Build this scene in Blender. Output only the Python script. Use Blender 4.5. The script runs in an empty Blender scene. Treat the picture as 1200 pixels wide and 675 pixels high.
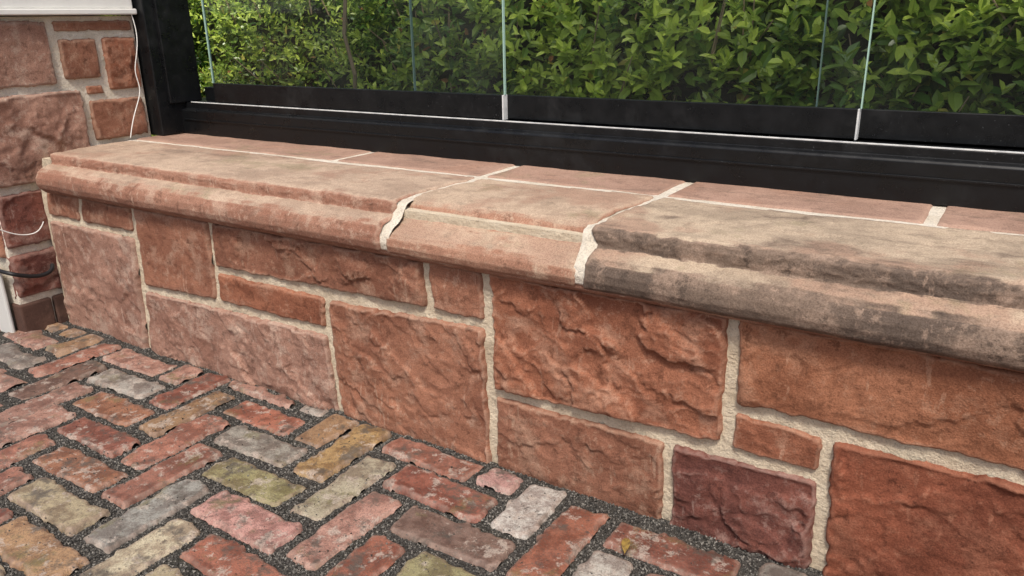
import bpy, math, random
import numpy as np
from mathutils import Vector, Matrix, noise
random.seed(7); np.random.seed(7)
S=bpy.context.scene
COL=S.collection

# ------------------------------------------------------------------ helpers
def link(o,parent=None):
    COL.objects.link(o)
    if parent: o.parent=parent
    return o
def empty(name):
    e=bpy.data.objects.new(name,None); e.empty_display_size=.1
    return link(e)
def mesh_obj(name,verts,faces,mat,parent=None,smooth=True):
    m=bpy.data.meshes.new(name); m.from_pydata(verts,[],faces); m.update()
    if mat: m.materials.append(mat)
    if smooth: m.polygons.foreach_set('use_smooth',[True]*len(m.polygons))
    return link(bpy.data.objects.new(name,m),parent)
def box(name,x0,x1,y0,y1,z0,z1,mat,parent=None,bev=.002):
    v=[(x,y,z) for x in (x0,x1) for y in (y0,y1) for z in (z0,z1)]
    f=[(0,1,3,2),(4,6,7,5),(0,4,5,1),(2,3,7,6),(0,2,6,4),(1,5,7,3)]
    o=mesh_obj(name,v,f,mat,parent,False)
    if bev:
        b=o.modifiers.new('b','BEVEL'); b.width=bev; b.segments=2
    return o
def fbm(x,y,z,o=4):
    s=0;a=1
    for i in range(o):
        s+=a*noise.noise(Vector((x,y,z))); x*=2.03;y*=2.03;z*=2.03;a*=.5
    return s
def sst(a,b,x):
    t=max(0,min(1,(x-a)/(b-a))); return t*t*(3-2*t)

# ------------------------------------------------------------------ materials
class N:
    def __init__(s,name):
        s.m=bpy.data.materials.new(name); s.m.use_nodes=True
        s.t=s.m.node_tree; s.b=s.t.nodes['Principled BSDF']
        s.co=s.t.nodes.new('ShaderNodeTexCoord').outputs['Object']
    def n(s,t): return s.t.nodes.new(t)
    def l(s,a,b): s.t.links.new(a,b)
    def noise(s,scale,detail=5,rough=.55,off=0,dist=0,scl=None):
        x=s.n('ShaderNodeTexNoise'); x.inputs['Scale'].default_value=scale
        x.inputs['Detail'].default_value=detail; x.inputs['Roughness'].default_value=rough
        if off or scl:
            mp=s.n('ShaderNodeMapping'); mp.inputs['Location'].default_value=(off,off*1.7,off*.6)
            if scl: mp.inputs['Scale'].default_value=scl
            s.l(s.co,mp.inputs['Vector']); s.l(mp.outputs[0],x.inputs['Vector'])
        else: s.l(s.co,x.inputs['Vector'])
        return x.outputs['Fac']
    def ramp(s,fac,a,b,ca=0.,cb=1.):
        r=s.n('ShaderNodeMapRange'); r.interpolation_type='SMOOTHSTEP'
        r.inputs['From Min'].default_value=a; r.inputs['From Max'].default_value=b
        r.inputs['To Min'].default_value=ca; r.inputs['To Max'].default_value=cb
        s.l(fac,r.inputs['Value']); return r.outputs[0]
    def mix(s,fac,a,b,mode='MIX'):
        x=s.n('ShaderNodeMix'); x.data_type='RGBA'; x.blend_type=mode
        if isinstance(fac,(int,float)): x.inputs[0].default_value=fac
        else: s.l(fac,x.inputs[0])
        for i,c in ((6,a),(7,b)):
            if isinstance(c,(tuple,list)): x.inputs[i].default_value=(c[0],c[1],c[2],1)
            else: s.l(c,x.inputs[i])
        return x.outputs[2]
    def math(s,op,a,b=0.):
        x=s.n('ShaderNodeMath'); x.operation=op
        for i,c in ((0,a),(1,b)):
            if isinstance(c,(int,float)): x.inputs[i].default_value=c
            else: s.l(c,x.inputs[i])
        return x.outputs[0]
    def bump(s,h,dist,strength=1.,prev=None):
        x=s.n('ShaderNodeBump'); x.inputs['Distance'].default_value=dist; x.inputs['Strength'].default_value=strength
        s.l(h,x.inputs['Height'])
        if prev is not None: s.l(prev,x.inputs['Normal'])
        return x.outputs[0]
    def out(s,col,rough=.9,nrm=None,spec=.3):
        if isinstance(col,(tuple,list)): s.b.inputs['Base Color'].default_value=(*col,1)
        else: s.l(col,s.b.inputs['Base Color'])
        if isinstance(rough,(int,float)): s.b.inputs['Roughness'].default_value=rough
        else: s.l(rough,s.b.inputs['Roughness'])
        s.b.inputs['Specular IOR Level'].default_value=spec
        if nrm is not None: s.l(nrm,s.b.inputs['Normal'])
        return s.m
    def nz(s):
        g=s.n('ShaderNodeNewGeometry'); x=s.n('ShaderNodeSeparateXYZ'); s.l(g.outputs['Normal'],x.inputs[0])
        return x.outputs['Z'],g

def stone_mat(name,base,dark,pale,off=0,top_col=None,wlow=.55,paleamt=.6,rough=.9,tool=.65,grime=0):
    k=N(name)
    c=k.mix(k.ramp(k.noise(5,4,.66,off),.38,.62),base,dark)
    c=k.mix(k.math('MULTIPLY',k.ramp(k.noise(10,5,.72,off+3),.50,.64),paleamt),c,pale)
    n3=k.noise(26,5,.78,off+8)
    c=k.mix(k.ramp(n3,.55,.66,0,.45),c,pale)
    c=k.mix(k.ramp(n3,.46,.34,0,.75),c,tuple(x*.58 for x in dark))
    # short pale chisel scars
    sc=k.noise(9,4,.7,off+60,scl=(2.2,2.2,.55))
    sc2=k.noise(70,3,.6,off+66,scl=(1.,1.,.28))
    c=k.mix(k.math('MULTIPLY',k.ramp(sc,.52,.62),k.ramp(sc2,.55,.64,0,.55)),c,pale)
    if top_col:  # blends to a second colour on upward-facing surfaces, broken up by noise
        nz,g=k.nz()
        w=k.math('ADD',nz,k.math('MULTIPLY',k.math('SUBTRACT',k.noise(8,4,.65,off+2),.5),.9))
        w=k.ramp(w,wlow,wlow+.22)
        wc=k.mix(k.ramp(k.noise(5,5,.72,off+11),.42,.60),top_col,tuple(a*.70+b*.1 for a,b in zip(top_col,base)))
        wc=k.mix(k.ramp(k.noise(3.2,4,.68,off+21),.50,.62,0,.6),wc,(.38,.225,.16))
        wc=k.mix(k.ramp(n3,.53,.67,0,.5),wc,tuple(x*.46 for x in top_col))
        wc=k.mix(k.ramp(k.noise(4,5,.75,off+77),.56,.66,0,.35),wc,(.24,.22,.12))
        c=k.mix(w,c,wc)
    if grime:
        c=k.mix(k.ramp(k.noise(7,5,.74,off+40,scl=(.5,1.6,1.)),.54,.68,0,grime),c,(.12,.092,.072))
    fine=k.noise(330,2,.7,off)
    c=k.mix(k.ramp(fine,.35,.62,.6,.0),c,(.50,.46,.44),'MULTIPLY')
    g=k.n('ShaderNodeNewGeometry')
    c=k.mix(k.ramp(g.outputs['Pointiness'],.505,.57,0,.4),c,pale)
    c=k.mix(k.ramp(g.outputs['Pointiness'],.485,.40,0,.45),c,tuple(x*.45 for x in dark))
    b=k.bump(k.math('ADD',k.noise(24,6,.78,off),k.math('MULTIPLY',fine,.18)),.008,tool)
    return k.out(c,rough,b,.2)

def sc_(c,f): return tuple(x*f for x in c)
M_red   = stone_mat('sandstone_red',(.335,.138,.080),(.235,.088,.050),(.48,.29,.20),0,paleamt=.4)
M_red2  = stone_mat('sandstone_red_b',(.345,.160,.100),(.245,.105,.065),(.49,.33,.24),9,paleamt=.4)
M_brn   = stone_mat('sandstone_brown',(.300,.138,.088),(.210,.090,.056),(.46,.31,.22),13,paleamt=.4)
M_pink  = stone_mat('sandstone_pink',(.365,.210,.155),(.275,.145,.105),(.52,.39,.31),17,paleamt=.6)
M_org   = stone_mat('sandstone_orange',(.350,.152,.085),(.26,.104,.056),(.45,.26,.17),23,paleamt=.3)
M_deep  = stone_mat('sandstone_deep_red',(.255,.085,.048),(.17,.055,.032),(.35,.16,.10),31,paleamt=.3)
M_plum  = stone_mat('sandstone_plum',(.215,.080,.058),(.135,.052,.041),(.36,.24,.20),37,paleamt=.5)
M_capL  = stone_mat('coping_pink',(.37,.200,.138),(.30,.148,.100),(.56,.41,.31),41,top_col=(.52,.39,.29),wlow=.70,paleamt=.5,tool=.5,grime=.35)
M_capM  = stone_mat('coping_tan',(.40,.22,.148),(.32,.165,.110),(.58,.44,.32),47,top_col=(.54,.41,.30),wlow=.62,paleamt=.5,tool=.5,grime=.35)
M_capR  = stone_mat('coping_grey',(.195,.142,.108),(.118,.088,.070),(.42,.30,.225),53,top_col=(.52,.41,.30),wlow=.74,paleamt=.5,tool=.5,grime=.45)
M_strip = stone_mat('coping_back',(.38,.215,.155),(.30,.155,.112),(.52,.36,.27),59,top_col=(.41,.265,.20),wlow=.5,tool=.4,grime=.45)

def mortar_mat(name,c0,c1,off=0):
    k=N(name)
    c=k.mix(k.ramp(k.noise(12,4,.6,off),.35,.7),c0,c1)
    c=k.mix(k.ramp(k.noise(300,2,.7,off),.48,.72,0,.55),c,tuple(x*.5 for x in c1))
    n2=k.noise(60,5,.75,off+3)
    c=k.mix(k.ramp(n2,.56,.70,0,.6),c,tuple(x*.56 for x in c1))
    b=k.bump(n2,.011,1.)
    return k.out(c,.95,b,.2)
M_mort = mortar_mat('lime_mortar',(.72,.62,.47),(.62,.51,.37))
M_mortw= mortar_mat('lime_mortar_pale',(.78,.71,.60),(.68,.60,.48),5)

# ------------------------------------------------------------------ rough ashlar stones
def facet_field(A,B,seed,cell,asp,ang,grad,step,soft):
    """split-face texture: irregular cells, each a slightly tilted plane with a small step to its neighbour"""
    rs=np.random.RandomState(int(seed*1000)%100000)
    ca,sa=math.cos(ang),math.sin(ang)
    U=(A*ca+B*sa)/cell; W=(-A*sa+B*ca)/(cell/asp)
    u0,u1,w0,w1=U.min()-1,U.max()+1,W.min()-1,W.max()+1
    n=max(4,int((u1-u0)*(w1-w0)))
    pu=rs.uniform(u0,u1,n); pw=rs.uniform(w0,w1,n)
    g1=rs.normal(0,grad,n); g2=rs.normal(0,grad,n); o=rs.normal(0,step,n)
    D=(U[:,None]-pu)**2+(W[:,None]-pw)**2
    idx=np.argpartition(D,2,axis=1)[:,:3]
    d=np.sqrt(np.take_along_axis(D,idx,1)); order=np.argsort(d,axis=1)
    idx=np.take_along_axis(idx,order,1); d=np.take_along_axis(d,order,1)
    def hgt(k):
        i=idx[:,k]; return o[i]+g1[i]*(U-pu[i])+g2[i]*(W-pw[i])
    t=np.clip((d[:,1]-d[:,0])/soft,0,1); t=.5+.5*t*t*(3-2*t)
    return hgt(0)*t+hgt(1)*(1-t)

def stone(name,quad,mat,parent,plane='y',base=0.0,thick=.016,amp=.008,seed=0,style=1.,res=.0065,inset=.010,edge=.008):
    """quad: 4 corners (a,z) bl,br,tr,tl of joint centre lines, built as a rock-faced block."""
    bl,br,tr,tl=[Vector(c) for c in quad]
    w=((br-bl).length+(tr-tl).length)/2; hgt=((tl-bl).length+(tr-br).length)/2
    nu=max(8,int(w/res)); nv=max(8,int(hgt/res))
    PA=[];PB=[];DD=[];WA=[];WB=[];LO=[]
    ui=inset/w; vi=inset/hgt
    for j in range(nv+1):
        for i in range(nu+1):
            u=i/nu; v=j/nv
            uu=ui+u*(1-2*ui); vv=vi+v*(1-2*vi)
            P=(bl*(1-uu)+br*uu)*(1-vv)+(tl*(1-uu)+tr*uu)*vv
            du=min(u,1-u)*w; dv=min(v,1-v)*hgt
            R=.010
            d=R-math.hypot(R-du,R-dv) if (du<R and dv<R) else min(du,dv)
            PA.append(P.x);PB.append(P.y);DD.append(d)
            s3=seed*2.3
            WA.append(.024*noise.noise(Vector((P.x*12,P.y*12,s3)))+.014*noise.noise(Vector((P.x*40,P.y*40,s3)))+.006*noise.noise(Vector((P.x*110,P.y*110,s3))))
            WB.append(.020*noise.noise(Vector((P.x*12,P.y*12,s3+9)))+.012*noise.noise(Vector((P.x*40,P.y*40,s3+9)))+.005*noise.noise(Vector((P.x*110,P.y*110,s3+9))))
            LO.append(fbm(P.x*5,s3,P.y*6,2)*.8+.34*fbm(P.x*26,s3,P.y*30,4))
    PA=np.array(PA);PB=np.array(PB);WA=np.array(WA);WB=np.array(WB);LO=np.array(LO)
    ang=math.sin(seed*5.1)*.6
    H=LO*.6+style*(facet_field(PA+WA,PB+WB,seed,.17,1.7,ang,.62,.34,.06)*.62
        +facet_field(PA+WA*1.1,PB+WB*1.1,seed+3,.075,1.6,ang-.4,.40,.24,.09)*.42
        +facet_field(PA+WA*.8,PB+WB*.8,seed+7,.026,1.4,ang+.5,.34,.18,.25)*.20)
    H*=amp*.92
    lo=-thick*.55
    H=np.where(H<lo*.4, lo-(lo*.6)*np.exp(np.minimum(0,(H-lo*.4))/(-lo*.6)), H)   # soft floor: never sinks below the joint
    V=[];F=[]
    for q in range(len(PA)):
        d=DD[q]; px=PA[q];pz=PB[q]
        wob=noise.noise(Vector((px*18+seed,pz*18,seed*2.3)))*.006+noise.noise(Vector((px*60+seed,pz*60,seed*2.3)))*.0045
        de=max(0,d+wob-.001); e=min(1,de/edge); prof=math.sqrt(max(0,1-(1-e)**2))
        hh=-.012+(.012+thick)*prof+float(H[q])*sst(0,.016,d)
        if d<0: hh=-.02
        if plane=='y': V.append((px,base-hh,pz))
        else: V.append((base+hh,px,pz))
    for j in range(nv):
        for i in range(nu):
            a=j*(nu+1)+i; F.append((a,a+1,a+nu+2,a+nu+1))
    return mesh_obj(name,V,F,mat,parent)

wall=empty('sandstone_garden_wall')
T=.487; XL=-2.760
WS=[
 ('block',[(XL,.385),(-2.56,.385),(-2.545,T),(XL,T)],M_red2,.010,.006,.8),
 ('block',[(-2.56,.385),(-2.262,.385),(-2.252,T),(-2.545,T)],M_brn,.010,.006,.8),
 ('block',[(XL-.02,-.03),(-2.291,-.03),(-2.262,.385),(XL,.385)],M_pink,.015,.010,1.),
 ('block',[(-2.262,.213),(-1.893,.227),(-1.880,T),(-2.252,T)],M_red2,.012,.007,.8),
 ('block',[(-1.888,.334),(-1.10,.350),(-1.105,T),(-1.880,T)],M_brn,.014,.012,1.1),
 ('block',[(-1.893,.227),(-1.447,.228),(-1.443,.334),(-1.888,.334)],M_red,.011,.007,.9),
 ('block',[(-1.10,.350),(-.937,.350),(-.937,T),(-1.105,T)],M_red2,.011,.007,.8),
 ('block',[(-2.291,-.03),(-1.43,-.03),(-1.447,.229),(-2.264,.213)],M_pink,.015,.012,1.),
 ('block',[(-1.43,-.03),(-.928,-.03),(-.937,.350),(-1.443,.330)],M_red2,.015,.013,1.1),
 ('block',[(-.928,.187),(-.381,.205),(-.386,T),(-.937,T)],M_red,.017,.016,1.3),
 ('block',[(-.928,-.03),(-.494,-.03),(-.497,.190),(-.928,.187)],M_brn,.013,.010,1.),
 ('block',[(-.494,-.03),(-.190,-.03),(-.200,.195),(-.497,.190)],M_plum,.014,.014,1.2),
 ('block',[(-.381,.202),(-.200,.195),(-.200,.285),(-.376,.296)],M_red,.011,.007,.8),
 ('block',[(-.376,.296),(.46,.300),(.46,T),(-.386,T)],M_org,.014,.009,.8),
 ('block',[(-.190,-.03),(.40,-.03),(.40,.300),(-.200,.285)],M_deep,.016,.014,.9),
 ('block',[(.46,.24),(1.05,.24),(1.05,T),(.46,T)],M_red2,.014,.009,1.),
 ('block',[(.40,-.03),(.85,-.03),(.85,.24),(.40,.24)],M_pink,.014,.009,1.),
 ('block',[(.85,-.03),(1.5,-.03),(1.5,.24),(.85,.24)],M_red,.014,.009,1.),
 ('block',[(1.05,.24),(1.5,.24),(1.5,T),(1.05,T)],M_deep,.014,.009,1.),
]
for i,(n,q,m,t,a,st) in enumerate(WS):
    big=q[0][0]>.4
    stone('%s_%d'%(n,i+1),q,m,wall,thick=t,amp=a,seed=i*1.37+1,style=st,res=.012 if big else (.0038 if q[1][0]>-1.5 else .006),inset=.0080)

def sheet_y(name,x0,x1,z0,z1,y,res,amp,mat,parent):
    nu=int((x1-x0)/res); nv=int((z1-z0)/res); V=[];F=[]
    for j in range(nv+1):
        for i in range(nu+1):
            x=x0+(x1-x0)*i/nu; z=z0+(z1-z0)*j/nv
            V.append((x,y+amp*fbm(x*18,3,z*18,3),z))
    for j in range(nv):
        for i in range(nu):
            a=j*(nu+1)+i; F.append((a,a+1,a+nu+2,a+nu+1))
    return mesh_obj(name,V,F,mat,parent)
sheet_y('mortar_face',-2.786,1.5,-.05,.50,-.0015,.008,.0035,M_mort,wall)
box('core',-2.788,1.49,.02,.74,-.05,.582,M_mort,wall,0)

# ------------------------------------------------------------------ coping
PR_SLAB=[(.03,.480),(-.012,.484),(-.034,.487),(-.046,.496),(-.052,.512),(-.051,.530),(-.043,.546),(-.028,.557),(-.010,.562),(.004,.564),(.009,.567),(.010,.590),(.014,.599),(.024,.604),(.10,.605),(.20,.604),(.28,.602),(.342,.600),(.350,.590)]
PR_ROLL=[(.03,.480),(-.012,.484),(-.034,.488),(-.047,.498),(-.053,.516),(-.051,.535),(-.042,.552),(-.026,.563),(-.008,.569),(.006,.570),(.010,.573),(.011,.591),(.016,.600),(.030,.604),(.10,.605),(.20,.604),(.28,.602),(.342,.600),(.350,.590)]
PR_WORN=[(.03,.480),(-.012,.484),(-.032,.487),(-.044,.496),(-.049,.512),(-.044,.528),(-.030,.540),(-.006,.550),(.018,.562),(.038,.576),(.050,.591),(.062,.599),(.09,.602),(.13,.604),(.17,.605),(.22,.604),(.28,.602),(.342,.600),(.350,.590)]
PR_MORT=[(y*.95+.007,z-.0085) for y,z in PR_WORN]
PR_JOINT=[(.03,.482),(-.006,.484),(-.028,.490),(-.041,.500),(-.045,.517),(-.040,.535),(-.026,.548),(-.008,.558),(.008,.569),(.018,.583),(.030,.593),(.05,.5975),(.10,.599),(.20,.599),(.28,.598),(.35,.598),(.45,.598),(.549,.598)]
def resample(P,step):
    out=[]
    for a,b in zip(P[:-1],P[1:]):
        L=math.hypot(b[0]-a[0],b[1]-a[1]); st=step*.6 if (a[1]<.6 and a[0]<.1) else step*1.3
        n=max(1,int(round(L/st)))
        for i in range(n): out.append((a[0]+(b[0]-a[0])*i/n,a[1]+(b[1]-a[1])*i/n))
    out.append(P[-1]); return out
def jw(y,z,js):
    return noise.noise(Vector((y*13,z*13,js)))*.013+noise.noise(Vector((y*45,z*45,js)))*.003
def coping(name,x0,x1,P,mat,parent,seed=0,amp=.004,rough_lip=0.,step=.006,rend=.008,x0cut=0,js=(0.3,0.3),flake=.2,edgew=.004):
    P=resample(P,step); n=len(P); nx=max(4,int((x1-x0)/step))
    N_=[]
    for i in range(n):
        a=P[max(0,i-1)];b=P[min(n-1,i+1)]
        t=(b[0]-a[0],b[1]-a[1]);L=math.hypot(*t)
        N_.append((-t[1]/L,t[0]/L))   # outward
    V=[];F=[]
    for k in range(nx+1):
        x=x0+(x1-x0)*k/nx
        d=min(x-x0,x1-x)
        for i,(y,z) in enumerate(P):
            f=k/nx
            wx=jw(y,z,js[0])*(1-f)+jw(y,z,js[1])*f+edgew*noise.noise(Vector((y*40,z*40,seed+f*3)))
            if k<nx/2 and x0cut: wx-=x0cut*sst(.0,.30,y)
            ins=0
            if d<rend: ins=rend*(1-math.sqrt(max(0,1-(1-d/rend)**2)))
            top=sst(.59,.60,z)
            disp=amp*(1-.75*top)*fbm(x*7+seed,y*9,z*14,4)*.55
            disp+=amp*.6*fbm(x*2.2+seed,y*3,z*3+seed,2)
            if rough_lip:
                lip=math.exp(-((y-.015)/.022)**2)
                q=fbm(x*8+seed*2,z*30,seed,4)*1.8
                fl=math.floor(q); disp+=rough_lip*lip*((fl+sst(0,.15,q-fl))-q)*.6
                q=fbm(x*2.4+seed,y*4.5,seed*1.3,5)*2.0
                fl=math.floor(q); disp+=rough_lip*flake*top*((fl+sst(0,.04,q-fl))-q)
            disp+=.0006*noise.noise(Vector((x*80,y*80,z*80)))
            ny,nzz=N_[i]
            V.append((x+wx,y+ny*(disp-ins),z+nzz*(disp-ins)))
    for k in range(nx):
        for i in range(n-1):
            a=k*n+i; F.append((a,a+n,a+n+1,a+1))
    return mesh_obj(name,V,F,mat,parent)
coping('coping_stone_1',-2.712,-1.207,PR_ROLL,M_capL,wall,1.3,.0035,.005,x0cut=.062,js=(.3,5.5),flake=.4)
coping('coping_stone_2',-1.194,-.699,PR_WORN,M_capM,wall,4.1,.005,.005,js=(5.5,8.5),flake=.4)
coping('coping_stone_3',-.685,.52,PR_SLAB,M_capR,wall,7.7,.0042,.007,js=(8.5,9.5),flake=.4)
coping('coping_stone_4',.545,1.5,PR_ROLL,M_capL,wall,9.7,.0045,.004,step=.012,js=(9.5,9.5))
coping('coping_mortar',-2.712,1.5,PR_MORT,M_capL,wall,2.2,.002,0,rend=.001,x0cut=.062)
for i,xj in enumerate((-1.2005,-.692,.532)):
    j_=(5.5,8.5,9.5)[i]
    coping('coping_joint_%d'%(i+1),xj-.018,xj+.018,PR_JOINT,M_mortw,wall,j_,.0024,0,step=.0045,rend=.001,js=(j_,j_),edgew=0)
coping('bed_joint',-2.70,1.5,[(.008,.472),(.006,.476),(.004,.481),(.006,.488)],M_mort,wall,3.3,.003,0,rend=.001)
def top_sheet(name,x0,x1,y0,y1,z,mat,parent,seed,amp=.002,res=.009,rnd=.006):
    nu=int((x1-x0)/res); nv=int((y1-y0)/res); V=[];F=[]
    for j in range(nv+1):
        for i in range(nu+1):
            x=x0+(x1-x0)*i/nu; y=y0+(y1-y0)*j/nv
            d=min(x-x0,x1-x,y-y0,y1-y)+noise.noise(Vector((x*30,y*30,seed)))*.003
            zz=z-(rnd*(1-min(1,max(0,d)/.01))**2)*1.5+amp*fbm(x*8+seed,y*8,seed,4)
            V.append((x,y,zz))
    for j in range(nv):
        for i in range(nu):
            a=j*(nu+1)+i; F.append((a,a+1,a+nu+2,a+nu+1))
    return mesh_obj(name,V,F,mat,parent)
xs=[-2.79,-1.755,-1.2,-.685,-.12,.5,1.5]
for i in range(6):
    top_sheet('rear_flag_%d'%(i+1),xs[i]+.008,xs[i+1]-.008,.365,.60,.602,M_strip,wall,i*2.1)
top_sheet('rear_mortar',-2.788,1.5,.338,.60,.5983,M_mortw,wall,33,.0015,.012,0)

# ------------------------------------------------------------------ pillar
pil=empty('sandstone_pillar')
X=-2.79
M_brickbase=stone_mat('sooty_brick',(.07,.035,.028),(.035,.02,.018),(.14,.08,.06),71)
def pblock(i,y0,y1,z0,z1,mat,t=.012,a=.009,st=.9,sl=0):
    stone('block_%d'%i,[(y0,z0),(y1,z0),(y1+sl,z1),(y0+sl,z1)],mat,pil,'x',X-.010,t,a,i*2.7+50,st,.007)
pblock(1,-.156,.143,.804,1.034,M_pink)
pblock(2,.143,.452,.9755,1.034,M_red2,.008,.003)
pblock(3,.148,.303,.816,.9755,M_brn)
pblock(4,.303,.452,.770,.9755,M_red)
pblock(5,.216,.303,.762,.816,M_red,.008,.003)
pblock(6,-.156,.216,.489,.804,M_pink,.018,.016,1.1)
pblock(7,.216,.452,.599,.765,M_brn,.012,.009)
pblock(8,-.156,.07,.285,.489,M_plum,.013,.009)
pblock(9,-.156,.07,.109,.285,M_plum,.013,.009)
def pfront(i,x0,x1,z0,z1,mat):
    stone('front_block_%d'%i,[(x0,z0),(x1,z0),(x1,z1),(x0,z1)],mat,pil,'y',-.146,.012,.007,i*3.3+90,.9,.012)
pfront(1,-3.26,X-.01,.804,1.034,M_pink); pfront(2,-3.26,-3.04,.489,.804,M_red); pfront(3,-3.04,X-.01,.489,.804,M_red2)
pfront(4,-3.26,X-.01,.25,.489,M_red)
box('pillar_core',-3.25,X-.010,-.144,.450,-.05,1.037,M_mortw,pil,.004)
for c in range(2):
    box('base_brick_%d'%(c+1),X-.06,X+.006,-.152+c*.115,-.045+c*.115,-.03,.100,M_brickbase,pil,.006)
def white_mat(name,c=(.78,.77,.73)):
    k=N(name); cc=k.mix(k.ramp(k.noise(9,5,.6),.4,.75,0,.35),c,tuple(x*.75 for x in c))
    return k.out(cc,.5,k.bump(k.noise(60,4,.6),.001,.4),.4)
M_white=white_mat('white_paint'); M_render=white_mat('white_render',(.6,.6,.57))
post=empty('white_painted_post')
box('base_plate',-3.32,X+.028,-.18,.45,1.040,1.060,M_white,post,.004)
box('plinth',-3.30,X+.014,-.165,.445,1.0605,1.30,M_white,post,.004)
box('shaft',-3.24,X-.05,-.10,.40,1.3005,2.5,M_white,post,.006)
rw=empty('rendered_plinth')
box('render',-5.2,-2.83,-.176,-.162,-.05,.230,M_render,rw,.006)
box('render_wall',-5.2,-3.275,-.16,.2,-.05,2.5,M_render,rw,.004)

def cable(name,pts,r,mat):
    cu=bpy.data.curves.new(name,'CURVE'); cu.dimensions='3D'; cu.bevel_depth=r; cu.bevel_resolution=3
    sp=cu.splines.new('NURBS'); sp.points.add(len(pts)-1)
    for p,q in zip(sp.points,pts): p.co=(*q,1)
    sp.use_endpoint_u=True; sp.order_u=4; cu.materials.append(mat)
    return link(bpy.data.objects.new(name,cu))
k=N('black_rubber'); M_rub=k.out((.012,.012,.013),.45,None,.4)
cable('white_wire',[(X+.02,.43,1.04),(X+.03,.438,.98),(X+.03,.42,.90),(X+.02,.40,.84),(X+.025,.42,.78),(X+.02,.39,.72),(X+.02,.36,.66),(X+.02,.345,.610)],.0018,M_white)
cable('white_wire',[(X+.03,-.17,.38),(X+.035,-.13,.35),(X+.035,-.07,.335),(X+.035,-.045,.35),(X+.035,-.03,.375)],.0018,M_white)
cable('black_cable',[(X-.25,-.185,.235),(X+.02,-.185,.235),(X+.03,-.15,.215),(X+.03,-.07,.185),(X+.03,-.03,.200),(X+.01,-.02,.215)],.007,M_rub)

# ------------------------------------------------------------------ window
win=empty('sliding_glass_window')
k=N('black_aluminium')
c=k.mix(k.ramp(k.noise(380,2,.8),.70,.76,0,.8),(.0055,.0060,.0068),(.38,.40,.41))
c=k.mix(k.ramp(k.noise(5,5,.7),.52,.75,0,.3),c,(.035,.036,.036))
M_blk=k.out(c,k.ramp(k.noise(20,3,.6),.3,.7,.25,.45),None,.32)
k=N('grey_white_seal'); M_seal=k.out(k.mix(k.ramp(k.noise(30,4,.6),.4,.7),(.66,.67,.66),(.45,.46,.46)),.5,None,.4)
k=N('glass_edge'); M_gedge=k.out((.36,.54,.46),.2,None,.5)
m=bpy.data.materials.new('window_glass'); m.use_nodes=True; t=m.node_tree; t.nodes.clear()
nn=t.nodes.new
o=nn('ShaderNodeOutputMaterial'); mx=nn('ShaderNodeMixShader'); tr=nn('ShaderNodeBsdfTransparent'); gl=nn('ShaderNodeBsdfGlossy')
tr.inputs[0].default_value=(.955,.985,.970,1); gl.inputs['Roughness'].default_value=.02
lw=nn('ShaderNodeFresnel'); lw.inputs[0].default_value=1.45
df=nn('ShaderNodeBsdfDiffuse'); df.inputs[0].default_value=(.75,.80,.78,1)  # faint white haze in the pane colour, standing in for pale reflections
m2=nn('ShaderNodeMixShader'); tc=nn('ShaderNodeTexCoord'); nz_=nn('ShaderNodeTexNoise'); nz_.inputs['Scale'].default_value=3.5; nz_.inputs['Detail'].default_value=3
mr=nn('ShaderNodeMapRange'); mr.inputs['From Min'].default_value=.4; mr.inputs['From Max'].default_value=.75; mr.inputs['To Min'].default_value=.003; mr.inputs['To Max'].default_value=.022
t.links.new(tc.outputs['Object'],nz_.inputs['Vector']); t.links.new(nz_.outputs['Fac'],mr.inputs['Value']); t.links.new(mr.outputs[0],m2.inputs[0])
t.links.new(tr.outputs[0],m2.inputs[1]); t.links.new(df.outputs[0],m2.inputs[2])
t.links.new(lw.outputs[0],mx.inputs[0]); t.links.new(m2.outputs[0],mx.inputs[1]); t.links.new(gl.outputs[0],mx.inputs[2]); t.links.new(mx.outputs[0],o.inputs[0])
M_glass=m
prof=[(.550,.601),(.550,.690),(.554,.695),(.570,.698),(.570,.7185),(.76,.7185),(.76,.601)]
V=[];F=[];n=len(prof)
for x in (-2.85,1.5):
    for y,z in prof: V.append((x,y,z))
for i in range(n):
    j=(i+1)%n; F.append((i,j,n+j,n+i))
F.append(tuple(range(n-1,-1,-1))); F.append(tuple(range(n,2*n)))
o=mesh_obj('sill',V,F,M_blk,win,False); b=o.modifiers.new('b','BEVEL'); b.width=.0015; b.segments=2
box('drip_lip',-2.72,1.5,.5455,.5498,.655,.6605,M_blk,win,.001)
box('track_line',-2.70,1.5,.5715,.576,.7190,.7226,M_seal,win,.0008)
box('back_track',-2.72,1.5,.655,.70,.719,.770,M_blk,win)
box('jamb_outer',-2.848,-2.735,.455,.60,.6035,2.5,M_blk,win,.004)
box('jamb_inner',-2.765,-2.722,.500,.640,.7195,2.5,M_blk,win,.003)
box('head',-2.848,1.5,.50,.70,2.5005,2.6,M_blk,win)
def pane(i,x0,x1,y,zr0,zr1):
    box('rail_%d'%i,x0,x1,y-.010,y+.010,zr0,zr1,M_blk,win,.0015)
    box('rail_end_%d'%i,x1+.0003,x1+.0045,y-.0115,y+.012,zr0-.002,zr1,M_seal,win,.0008)
pane(1,-2.565,-1.272,.590,.7245,.7935)
pane(2,-1.625,-.318,.6125,.7245,.7925)
pane(3,-.420,1.45,.635,.7245,.7905)
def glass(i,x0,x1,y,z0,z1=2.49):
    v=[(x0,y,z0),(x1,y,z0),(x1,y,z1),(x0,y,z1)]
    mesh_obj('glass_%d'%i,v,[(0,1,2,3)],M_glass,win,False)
    for s,x in (('l',x0),('r',x1)):
        box('glass_edge_%d%s'%(i,s),x-.0015,x+.0015,y-.0045,y+.0045,z0,z1,M_gedge,win,0)
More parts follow.
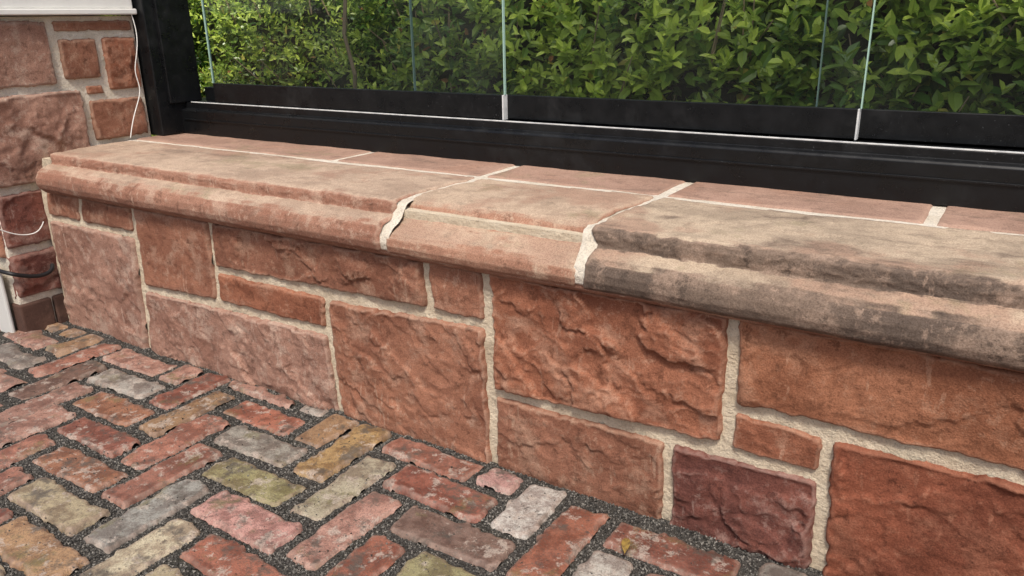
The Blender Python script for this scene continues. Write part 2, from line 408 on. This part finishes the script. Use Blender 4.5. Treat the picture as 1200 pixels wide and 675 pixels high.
glass(1,-2.572,-1.268,.590,.794); glass(2,-1.620,-.312,.6125,.793); glass(3,-.415,1.45,.635,.791)

# ------------------------------------------------------------------ hedge
k=N('hedge_leaf')
at=k.n('ShaderNodeAttribute'); at.attribute_name='lc'
cc=at.outputs['Color']
b_=k.b; k.l(cc,b_.inputs['Base Color']); b_.inputs['Roughness'].default_value=.32; b_.inputs['Specular IOR Level'].default_value=.6
tl=k.n('ShaderNodeBsdfTranslucent'); k.l(cc,tl.inputs[0])
ms=k.n('ShaderNodeMixShader'); ms.inputs[0].default_value=.22
k.l(b_.outputs[0],ms.inputs[1]); k.l(tl.outputs[0],ms.inputs[2]); k.l(ms.outputs[0],k.t.nodes['Material Output'].inputs[0])
M_leaf=k.m
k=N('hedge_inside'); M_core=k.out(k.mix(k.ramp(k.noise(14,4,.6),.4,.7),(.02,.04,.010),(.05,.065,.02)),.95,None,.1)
k=N('hedge_twig'); M_twig=k.out((.36,.27,.17),.85,None,.2)
V=[];F=[];C=[];MI=[]
rnd=random.Random(3)
def hy(x,z): return 1.42+.12*fbm(x*1.6,0,z*1.8,3)+.06*noise.noise(Vector((x*6,z*6,1)))+.22*max(0,z-.75)
LX=[(0,0),(.28,.40),(.68,.38),(1,0),(.68,-.38),(.28,-.40)]
def leaf(P,d,nrm,L,W,col):
    d=d.normalized(); s=d.cross(nrm).normalized(); nn=s.cross(d)
    b0=len(V)
    for (u,v) in LX:
        q=P+d*(u*L)+s*(v*W)+nn*(abs(v)*W*.35 - (u*u)*L*.18)
        V.append((q.x,q.y,q.z)); C.append(col)
    F.append((b0,b0+3,b0+2,b0+1)); F.append((b0,b0+5,b0+4,b0+3)); MI.extend((0,0))
ns=6300
for s in range(ns):
    x=rnd.uniform(-6.2,1.9)
    z=rnd.uniform(.15,1.65) if rnd.random()<.35 else rnd.uniform(.45,1.3)
    dep=rnd.random()**1.7*.30
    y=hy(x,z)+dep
    dirv=Vector((rnd.gauss(.15,.5),-1.0+rnd.gauss(0,.35),rnd.gauss(.85,.5))).normalized()
    P0=Vector((x,y,z))
    big=.85+.65*sst(-3.2,-1.3,x)
    patch=noise.noise(Vector((x*1.4,z*2,4)))
    br=rnd.random()
    side=dirv.cross(Vector((0,0,1))).normalized(); upv=side.cross(dirv)
    nl=rnd.randint(6,9); a0=rnd.uniform(0,6.28)
    Ls=rnd.uniform(.035,.052)*big
    for i in range(nl):
        a=a0+i*2.4; f=i/(nl-1)
        rad=side*math.cos(a)+upv*math.sin(a)
        out=(rad*(1.15-.75*f)+dirv*(.25+.7*f))
        pos=P0+dirv*(-.05+.075*f)+Vector((rnd.gauss(0,.004),rnd.gauss(0,.004),rnd.gauss(0,.004)))
        nrm=(dirv*.9-rad*.4*f+Vector((rnd.gauss(0,.3),rnd.gauss(0,.3),rnd.gauss(.65,.3))))
        L=Ls*(1.1-.35*f)*rnd.uniform(.85,1.15)
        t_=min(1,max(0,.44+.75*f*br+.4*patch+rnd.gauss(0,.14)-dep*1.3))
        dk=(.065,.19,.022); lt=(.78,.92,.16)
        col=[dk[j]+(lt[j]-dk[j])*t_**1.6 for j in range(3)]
        if rnd.random()<.012: col=[.75,.65,.14]
        if rnd.random()<.008: col=[.40,.19,.07]
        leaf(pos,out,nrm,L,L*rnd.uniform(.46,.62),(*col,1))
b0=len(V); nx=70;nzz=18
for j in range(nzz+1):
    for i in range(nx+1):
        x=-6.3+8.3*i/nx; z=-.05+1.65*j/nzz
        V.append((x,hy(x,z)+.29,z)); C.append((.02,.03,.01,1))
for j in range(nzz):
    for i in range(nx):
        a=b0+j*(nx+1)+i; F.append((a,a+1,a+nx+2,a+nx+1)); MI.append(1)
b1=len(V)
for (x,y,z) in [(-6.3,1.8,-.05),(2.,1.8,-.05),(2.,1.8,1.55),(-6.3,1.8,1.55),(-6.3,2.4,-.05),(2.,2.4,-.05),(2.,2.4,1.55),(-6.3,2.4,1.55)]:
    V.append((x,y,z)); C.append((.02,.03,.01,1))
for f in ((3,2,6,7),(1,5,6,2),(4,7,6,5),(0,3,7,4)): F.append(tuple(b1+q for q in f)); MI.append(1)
def tube(P,Q,r0,r1):
    P=Vector(P);Q=Vector(Q);d=(Q-P).normalized(); a=d.orthogonal().normalized(); b=d.cross(a); b0=len(V)
    for (c,r) in ((P,r0),(Q,r1)):
        for k_ in range(6):
            q=c+(a*math.cos(k_*1.047)+b*math.sin(k_*1.047))*r; V.append(tuple(q)); C.append((.2,.15,.1,1))
    for k_ in range(6):
        F.append((b0+k_,b0+(k_+1)%6,b0+6+(k_+1)%6,b0+6+k_)); MI.append(2)
pts=[(-2.56,1.31,.60),(-2.50,1.27,.78),(-2.525,1.25,.95),(-2.51,1.26,1.10),(-2.47,1.3,1.35)]
for a,b in zip(pts[:-1],pts[1:]): tube(a,b,.009,.008)
for i in range(160):
    x=rnd.uniform(-5.5,1.5); z=rnd.uniform(.3,1.4); y=hy(x,z)+rnd.uniform(.0,.15)
    tube((x,y,z),(x+rnd.gauss(0,.06),y+rnd.gauss(-.05,.04),z+rnd.uniform(.08,.28)),.004,.002)
hm=bpy.data.meshes.new('hedge'); hm.from_pydata(V,[],F)
for mm in (M_leaf,M_core,M_twig): hm.materials.append(mm)
hm.polygons.foreach_set('material_index',MI)
ca=hm.color_attributes.new('lc','FLOAT_COLOR','POINT'); ca.data.foreach_set('color',np.array(C,dtype=np.float32).ravel())
hm.update(); link(bpy.data.objects.new('hedge',hm))

# ------------------------------------------------------------------ ground and paving
k=N('ground_soil'); c=k.mix(k.ramp(k.noise(3,4,.6),.35,.7),(.06,.055,.048),(.10,.09,.075))
g=mesh_obj('ground',[(-150,-150,-.045),(150,-150,-.045),(150,150,-.045),(-150,150,-.045)],[(0,1,2,3)],k.out(c,.95,k.bump(k.noise(60,4,.7),.01,.6)),None,False)

k=N('grit_bedding')
gn=k.noise(300,3,.85)
c=k.mix(k.ramp(gn,.38,.68),(.026,.023,.021),(.125,.113,.100))
c=k.mix(k.ramp(k.noise(6,4,.6),.45,.7,0,.5),c,(.042,.043,.026))
M_grit=k.out(c,.85,k.bump(gn,.005,1.),.3)
PX0,PX1,PY0=-4.9,1.5,-2.4
def gz_(x,y): return -.0075+.005*fbm(x*6,y*6,1,2)+.003*sst(-.06,-.01,y)
V=[];F=[];nx=320;ny=120
for j in range(ny+1):
    for i in range(nx+1):
        x=PX0+(PX1-PX0)*i/nx; y=PY0+(0.012-PY0)*j/ny; V.append((x,y,gz_(x,y)+.0015*noise.noise(Vector((x*60,y*60,0)))))
for j in range(ny):
    for i in range(nx):
        a=j*(nx+1)+i; F.append((a,a+1,a+nx+2,a+nx+1))
pav=empty('brick_paving')
mesh_obj('bedding',V,F,M_grit,pav)
k=N('reclaimed_brick')
at=k.n('ShaderNodeAttribute'); at.attribute_name='bc'; base=at.outputs['Color']
gi=k.n('ShaderNodeNewGeometry'); rp=gi.outputs['Random Per Island']
cmb=k.n('ShaderNodeCombineXYZ'); k.l(rp,cmb.inputs[0]); k.l(rp,cmb.inputs[2])
ofs=k.n('ShaderNodeVectorMath'); ofs.operation='SCALE'; k.l(cmb.outputs[0],ofs.inputs[0]); ofs.inputs['Scale'].default_value=37.
ad=k.n('ShaderNodeVectorMath'); ad.operation='ADD'; k.l(k.co,ad.inputs[0]); k.l(ofs.outputs[0],ad.inputs[1]); k.co=ad.outputs[0]
c=k.mix(k.ramp(k.noise(18,5,.72,0),.42,.60,0,.8),base,k.mix(1.,base,(.44,.37,.36),'MULTIPLY'))
c=k.mix(k.ramp(k.noise(22,5,.76,4),.54,.62,0,.65),c,(.46,.39,.33))
c=k.mix(k.ramp(k.noise(11,5,.74,8),.52,.64,0,.8),c,(.080,.070,.058))
c=k.mix(k.ramp(k.noise(9,5,.72,14),.56,.68,0,.6),c,(.14,.125,.05))
bn=k.noise(52,5,.78,20)
c=k.mix(k.ramp(bn,.58,.65,0,.75),c,(.05,.042,.038))
c=k.mix(k.ramp(k.noise(280,2,.7),.48,.66,0,.55),c,(.10,.075,.06))
c=k.mix(k.ramp(gi.outputs['Pointiness'],.51,.57,0,.35),c,(.40,.29,.23))
bb=k.bump(k.math('SUBTRACT',1.,bn),.0045,.9)
M_brick=k.out(c,k.ramp(k.noise(16,3,.6,3),.35,.65,.42,.78),bb,.38)

W=.112; L=.295; BX,BY=-1.405,-.525
PAL=[((.34,.120,.072),5),((.35,.145,.095),4),((.36,.19,.14),3),((.26,.090,.058),3.5),((.34,.20,.10),1.8),((.26,.235,.115),1.2),((.40,.37,.32),1.8),((.23,.205,.175),2.0),((.18,.10,.072),2.5),((.38,.31,.19),1.0)]
pal=[p for p,_ in PAL]; pw=[w for _,w in PAL]
KNOWN=[((-1.265,-.47),(.46,.24,.20)),((-1.06,-.38),(.39,.21,.16)),((-1.38,-.37),(.29,.26,.12)),((-1.28,-.17),(.39,.25,.10)),((-.96,-.17),(.35,.12,.078)),((-.85,-.285),(.21,.13,.10)),((-.75,-.12),(.48,.45,.40)),((-1.17,-.27),(.34,.30,.21)),((-1.46,-.58),(.34,.33,.29)),((-1.35,-.69),(.50,.43,.29)),((-1.555,-.47),(.36,.15,.10)),((-1.79,-.56),(.37,.16,.085)),((-1.99,-.35),(.37,.16,.085)),((-.64,-.22),(.36,.13,.075)),((-.86,-.05),(.46,.26,.23)),((-1.0,-.5),(.50,.45,.37)),((-1.5,-.25),(.26,.24,.20))]
V=[];F=[];C=[]
rb=random.Random(11)
RECTS=[]
def brick(x0,x1,y0,y1):
    jx=rb.uniform(.011,.019); jy=rb.uniform(.006,.012)
    lx=(x1-x0)>(y1-y0)
    if not lx: jx,jy=jy,jx
    x0+=jx;x1-=jx;y0+=jy;y1-=jy
    if y1>-.022: y1=-.022-rb.uniform(0,.008)
    if y1-y0<.035 or x1<PX0 or x0>PX1 or y0<PY0: return
    cx,cy=(x0+x1)/2,(y0+y1)/2
    col=None
    if y1-y0 > .05:
        for p,cc in KNOWN:
            if abs(p[0]-cx)<.05 and abs(p[1]-cy)<.05: col=cc
    if col is None: col=rb.choices(pal,pw)[0]
    v=rb.uniform(.78,1.10); g_=sum(col)/3; col=tuple((c_*.93+g_*.07)*v for c_ in col)
    RECTS.append((x0,x1,y0,y1))
    rot=rb.gauss(0,.016); tz=rb.gauss(.0015,.002); tx=rb.gauss(0,.014); ty=rb.gauss(0,.014); sd=rb.uniform(0,99)
    near=(cx>-2.4)
    st=.0058 if (near and cx<.1 and cy>-1) else .018
    w=x1-x0;h_=y1-y0
    nu=max(5,int(w/st)); nv=max(4,int(h_/st)); b0=len(V)
    taper=rb.gauss(0,.03)
    for j in range(nv+1):
        for i in range(nu+1):
            px=(i/nu-.5)*w; py=(j/nv-.5)*h_
            dx=w/2-abs(px); dy=h_/2-abs(py)
            R=.013
            d=R-math.hypot(R-dx,R-dy) if (dx<R and dy<R) else min(dx,dy)
            wob=.0055*noise.noise(Vector((px*22+sd,py*22,sd)))+.0042*noise.noise(Vector((px*60+sd,py*60,sd)))
            e=max(0,min(1,(d+wob*1.3)/.0070)); prof=math.sqrt(max(0,1-(1-e)**2))
            z=-.022+.023*prof
            z+=(.0028*fbm(px*9+sd,py*9,sd,2)+.0011*fbm(px*50+sd,py*50,sd,2))*prof
            z+=px*tx+py*ty+tz
            ox=px+(wob*.8*math.copysign(1,px) if i in(0,nu) else 0)
            oy=py+(wob*.8*math.copysign(1,py) if j in(0,nv) else 0)
            if lx: oy*=1+taper*px/w
            else: ox*=1+taper*py/h_
            V.append((cx+ox-oy*rot,cy+oy+ox*rot,z)); C.append((*col,1))
    for j in range(nv):
        for i in range(nu):
            a=b0+j*(nu+1)+i; F.append((a,a+1,a+nu+2,a+nu+1))
for m_ in range(-14,12):
    for n_ in range(-34,34):
        x=BX+m_*L+n_*W; y=BY+m_*L-n_*W
        brick(x,x+L,y,y+W); brick(x+L,x+L+W,y,y+L)
bm_=bpy.data.meshes.new('bricks'); bm_.from_pydata(V,[],F); bm_.materials.append(M_brick)
ca=bm_.color_attributes.new('bc','FLOAT_COLOR','POINT'); ca.data.foreach_set('color',np.array(C,dtype=np.float32).ravel())
bm_.polygons.foreach_set('use_smooth',[True]*len(bm_.polygons)); bm_.update()
link(bpy.data.objects.new('bricks',bm_),pav)

grid={}
for r in RECTS:
    for gx in range(int(math.floor(r[0]/.3)),int(math.floor(r[1]/.3))+1):
        for gy in range(int(math.floor(r[2]/.3)),int(math.floor(r[3]/.3))+1):
            grid.setdefault((gx,gy),[]).append(r)
V=[];F=[];C=[]
rg=random.Random(5); cnt=0
TV=[(1,1,1),(-1,-1,1),(-1,1,-1),(1,-1,-1)]
while cnt<65000:
    x=rg.uniform(-2.9,.1); y=rg.uniform(-1.0,-.005)
    if x<-2.0 and rg.random()<.5: continue
    ok=True
    for r in grid.get((int(math.floor(x/.3)),int(math.floor(y/.3))),()):
        if r[0]+.001<x<r[1]-.001 and r[2]+.001<y<r[3]-.001: ok=False;break
    if not ok and rg.random()>.008: continue
    s=rg.uniform(.0008,.0019)*(1.3 if rg.random()<.06 else 1)
    z=(gz_(x,y)+s*.6+rg.uniform(0,.0015)) if ok else .0030
    M=Matrix.Rotation(rg.uniform(0,6.28),3,Vector((rg.gauss(0,1),rg.gauss(0,1),rg.gauss(0,1))).normalized())
    b0=len(V); g_=rg.choice((.02,.035,.05,.075,.11,.20)) ; cc=(g_*1.08,g_,g_*.88,1)
    for t_ in TV:
        q=M@Vector((t_[0]*s*rg.uniform(.7,1.2),t_[1]*s,t_[2]*s)); V.append((x+q.x,y+q.y,z+q.z)); C.append(cc)
    F.extend([(b0,b0+1,b0+2),(b0,b0+3,b0+1),(b0,b0+2,b0+3),(b0+1,b0+3,b0+2)]); cnt+=1
gm=bpy.data.meshes.new('grit'); gm.from_pydata(V,[],F)
k=N('grit_grain'); at=k.n('ShaderNodeAttribute'); at.attribute_name='gc'; gm.materials.append(k.out(at.outputs['Color'],.7,None,.4))
ca=gm.color_attributes.new('gc','FLOAT_COLOR','POINT'); ca.data.foreach_set('color',np.array(C,dtype=np.float32).ravel())
gm.update(); link(bpy.data.objects.new('joint_grit',gm),pav)

k=N('dry_leaf'); M_dry=k.out(k.mix(k.ramp(k.noise(90,4,.6),.4,.7),(.30,.20,.05),(.13,.08,.03)),.7,None,.3)
V=[];F=[]
for i in range(9):
    u=i/8; w_=.008*math.sin(math.pi*min(1,u*.95+.03))**.8
    cx,cy=-.53+.03*u*.55,-.125-.045*u
    for s in (-1,0,1): V.append((cx+s*w_,cy+s*w_*.45,.012+.004*abs(s)+.006*math.sin(u*3)))
for i in range(8):
    for s in (0,1): a=i*3+s; F.append((a,a+1,a+4,a+3))
mesh_obj('fallen_leaf',V,F,M_dry,None)

# ------------------------------------------------------------------ light
w=bpy.data.worlds.new('World'); S.world=w; w.use_nodes=True; nt=w.node_tree
bg=nt.nodes['Background']; sk=nt.nodes.new('ShaderNodeTexSky'); sk.sky_type='NISHITA'; sk.sun_disc=False
EL=math.radians(57); AZ=math.radians(152)   # azimuth measured clockwise from +y
sk.sun_elevation=EL; sk.sun_rotation=AZ; sk.air_density=.8; sk.dust_density=4.; sk.ozone_density=.3
nt.links.new(sk.outputs[0],bg.inputs[0]); bg.inputs[1].default_value=.15
sl=bpy.data.lights.new('sun','SUN'); sl.energy=3.2; sl.angle=math.radians(11); sl.color=(1,.95,.87)
so=link(bpy.data.objects.new('sun',sl))
dv=Vector((math.sin(AZ)*math.cos(EL),math.cos(AZ)*math.cos(EL),math.sin(EL)))
so.rotation_euler=dv.to_track_quat('Z','Y').to_euler(); so.location=dv*5

# ------------------------------------------------------------------ camera
th=math.radians(19);ya=math.radians(33);ph=math.radians(1.08)
h=Vector((-math.sin(ya),math.cos(ya),0)); r=Vector((math.cos(ya),math.sin(ya),0))
Fw=math.cos(th)*h-Vector((0,0,math.sin(th))); U=math.sin(th)*h+Vector((0,0,math.cos(th)))
R=math.cos(ph)*r-math.sin(ph)*U; Up=math.sin(ph)*r+math.cos(ph)*U
cam=bpy.data.cameras.new('camera'); cam.sensor_width=36; cam.lens=915/1200*36; cam.clip_start=.05; cam.clip_end=500
co=link(bpy.data.objects.new('camera',cam))
Mx=Matrix((R,Up,-Fw)).transposed().to_4x4(); Mx.translation=Vector((0,-1.345,1.0)); co.matrix_world=Mx
S.camera=co
S.view_settings.view_transform='Standard'; S.view_settings.look='None'; S.view_settings.exposure=0
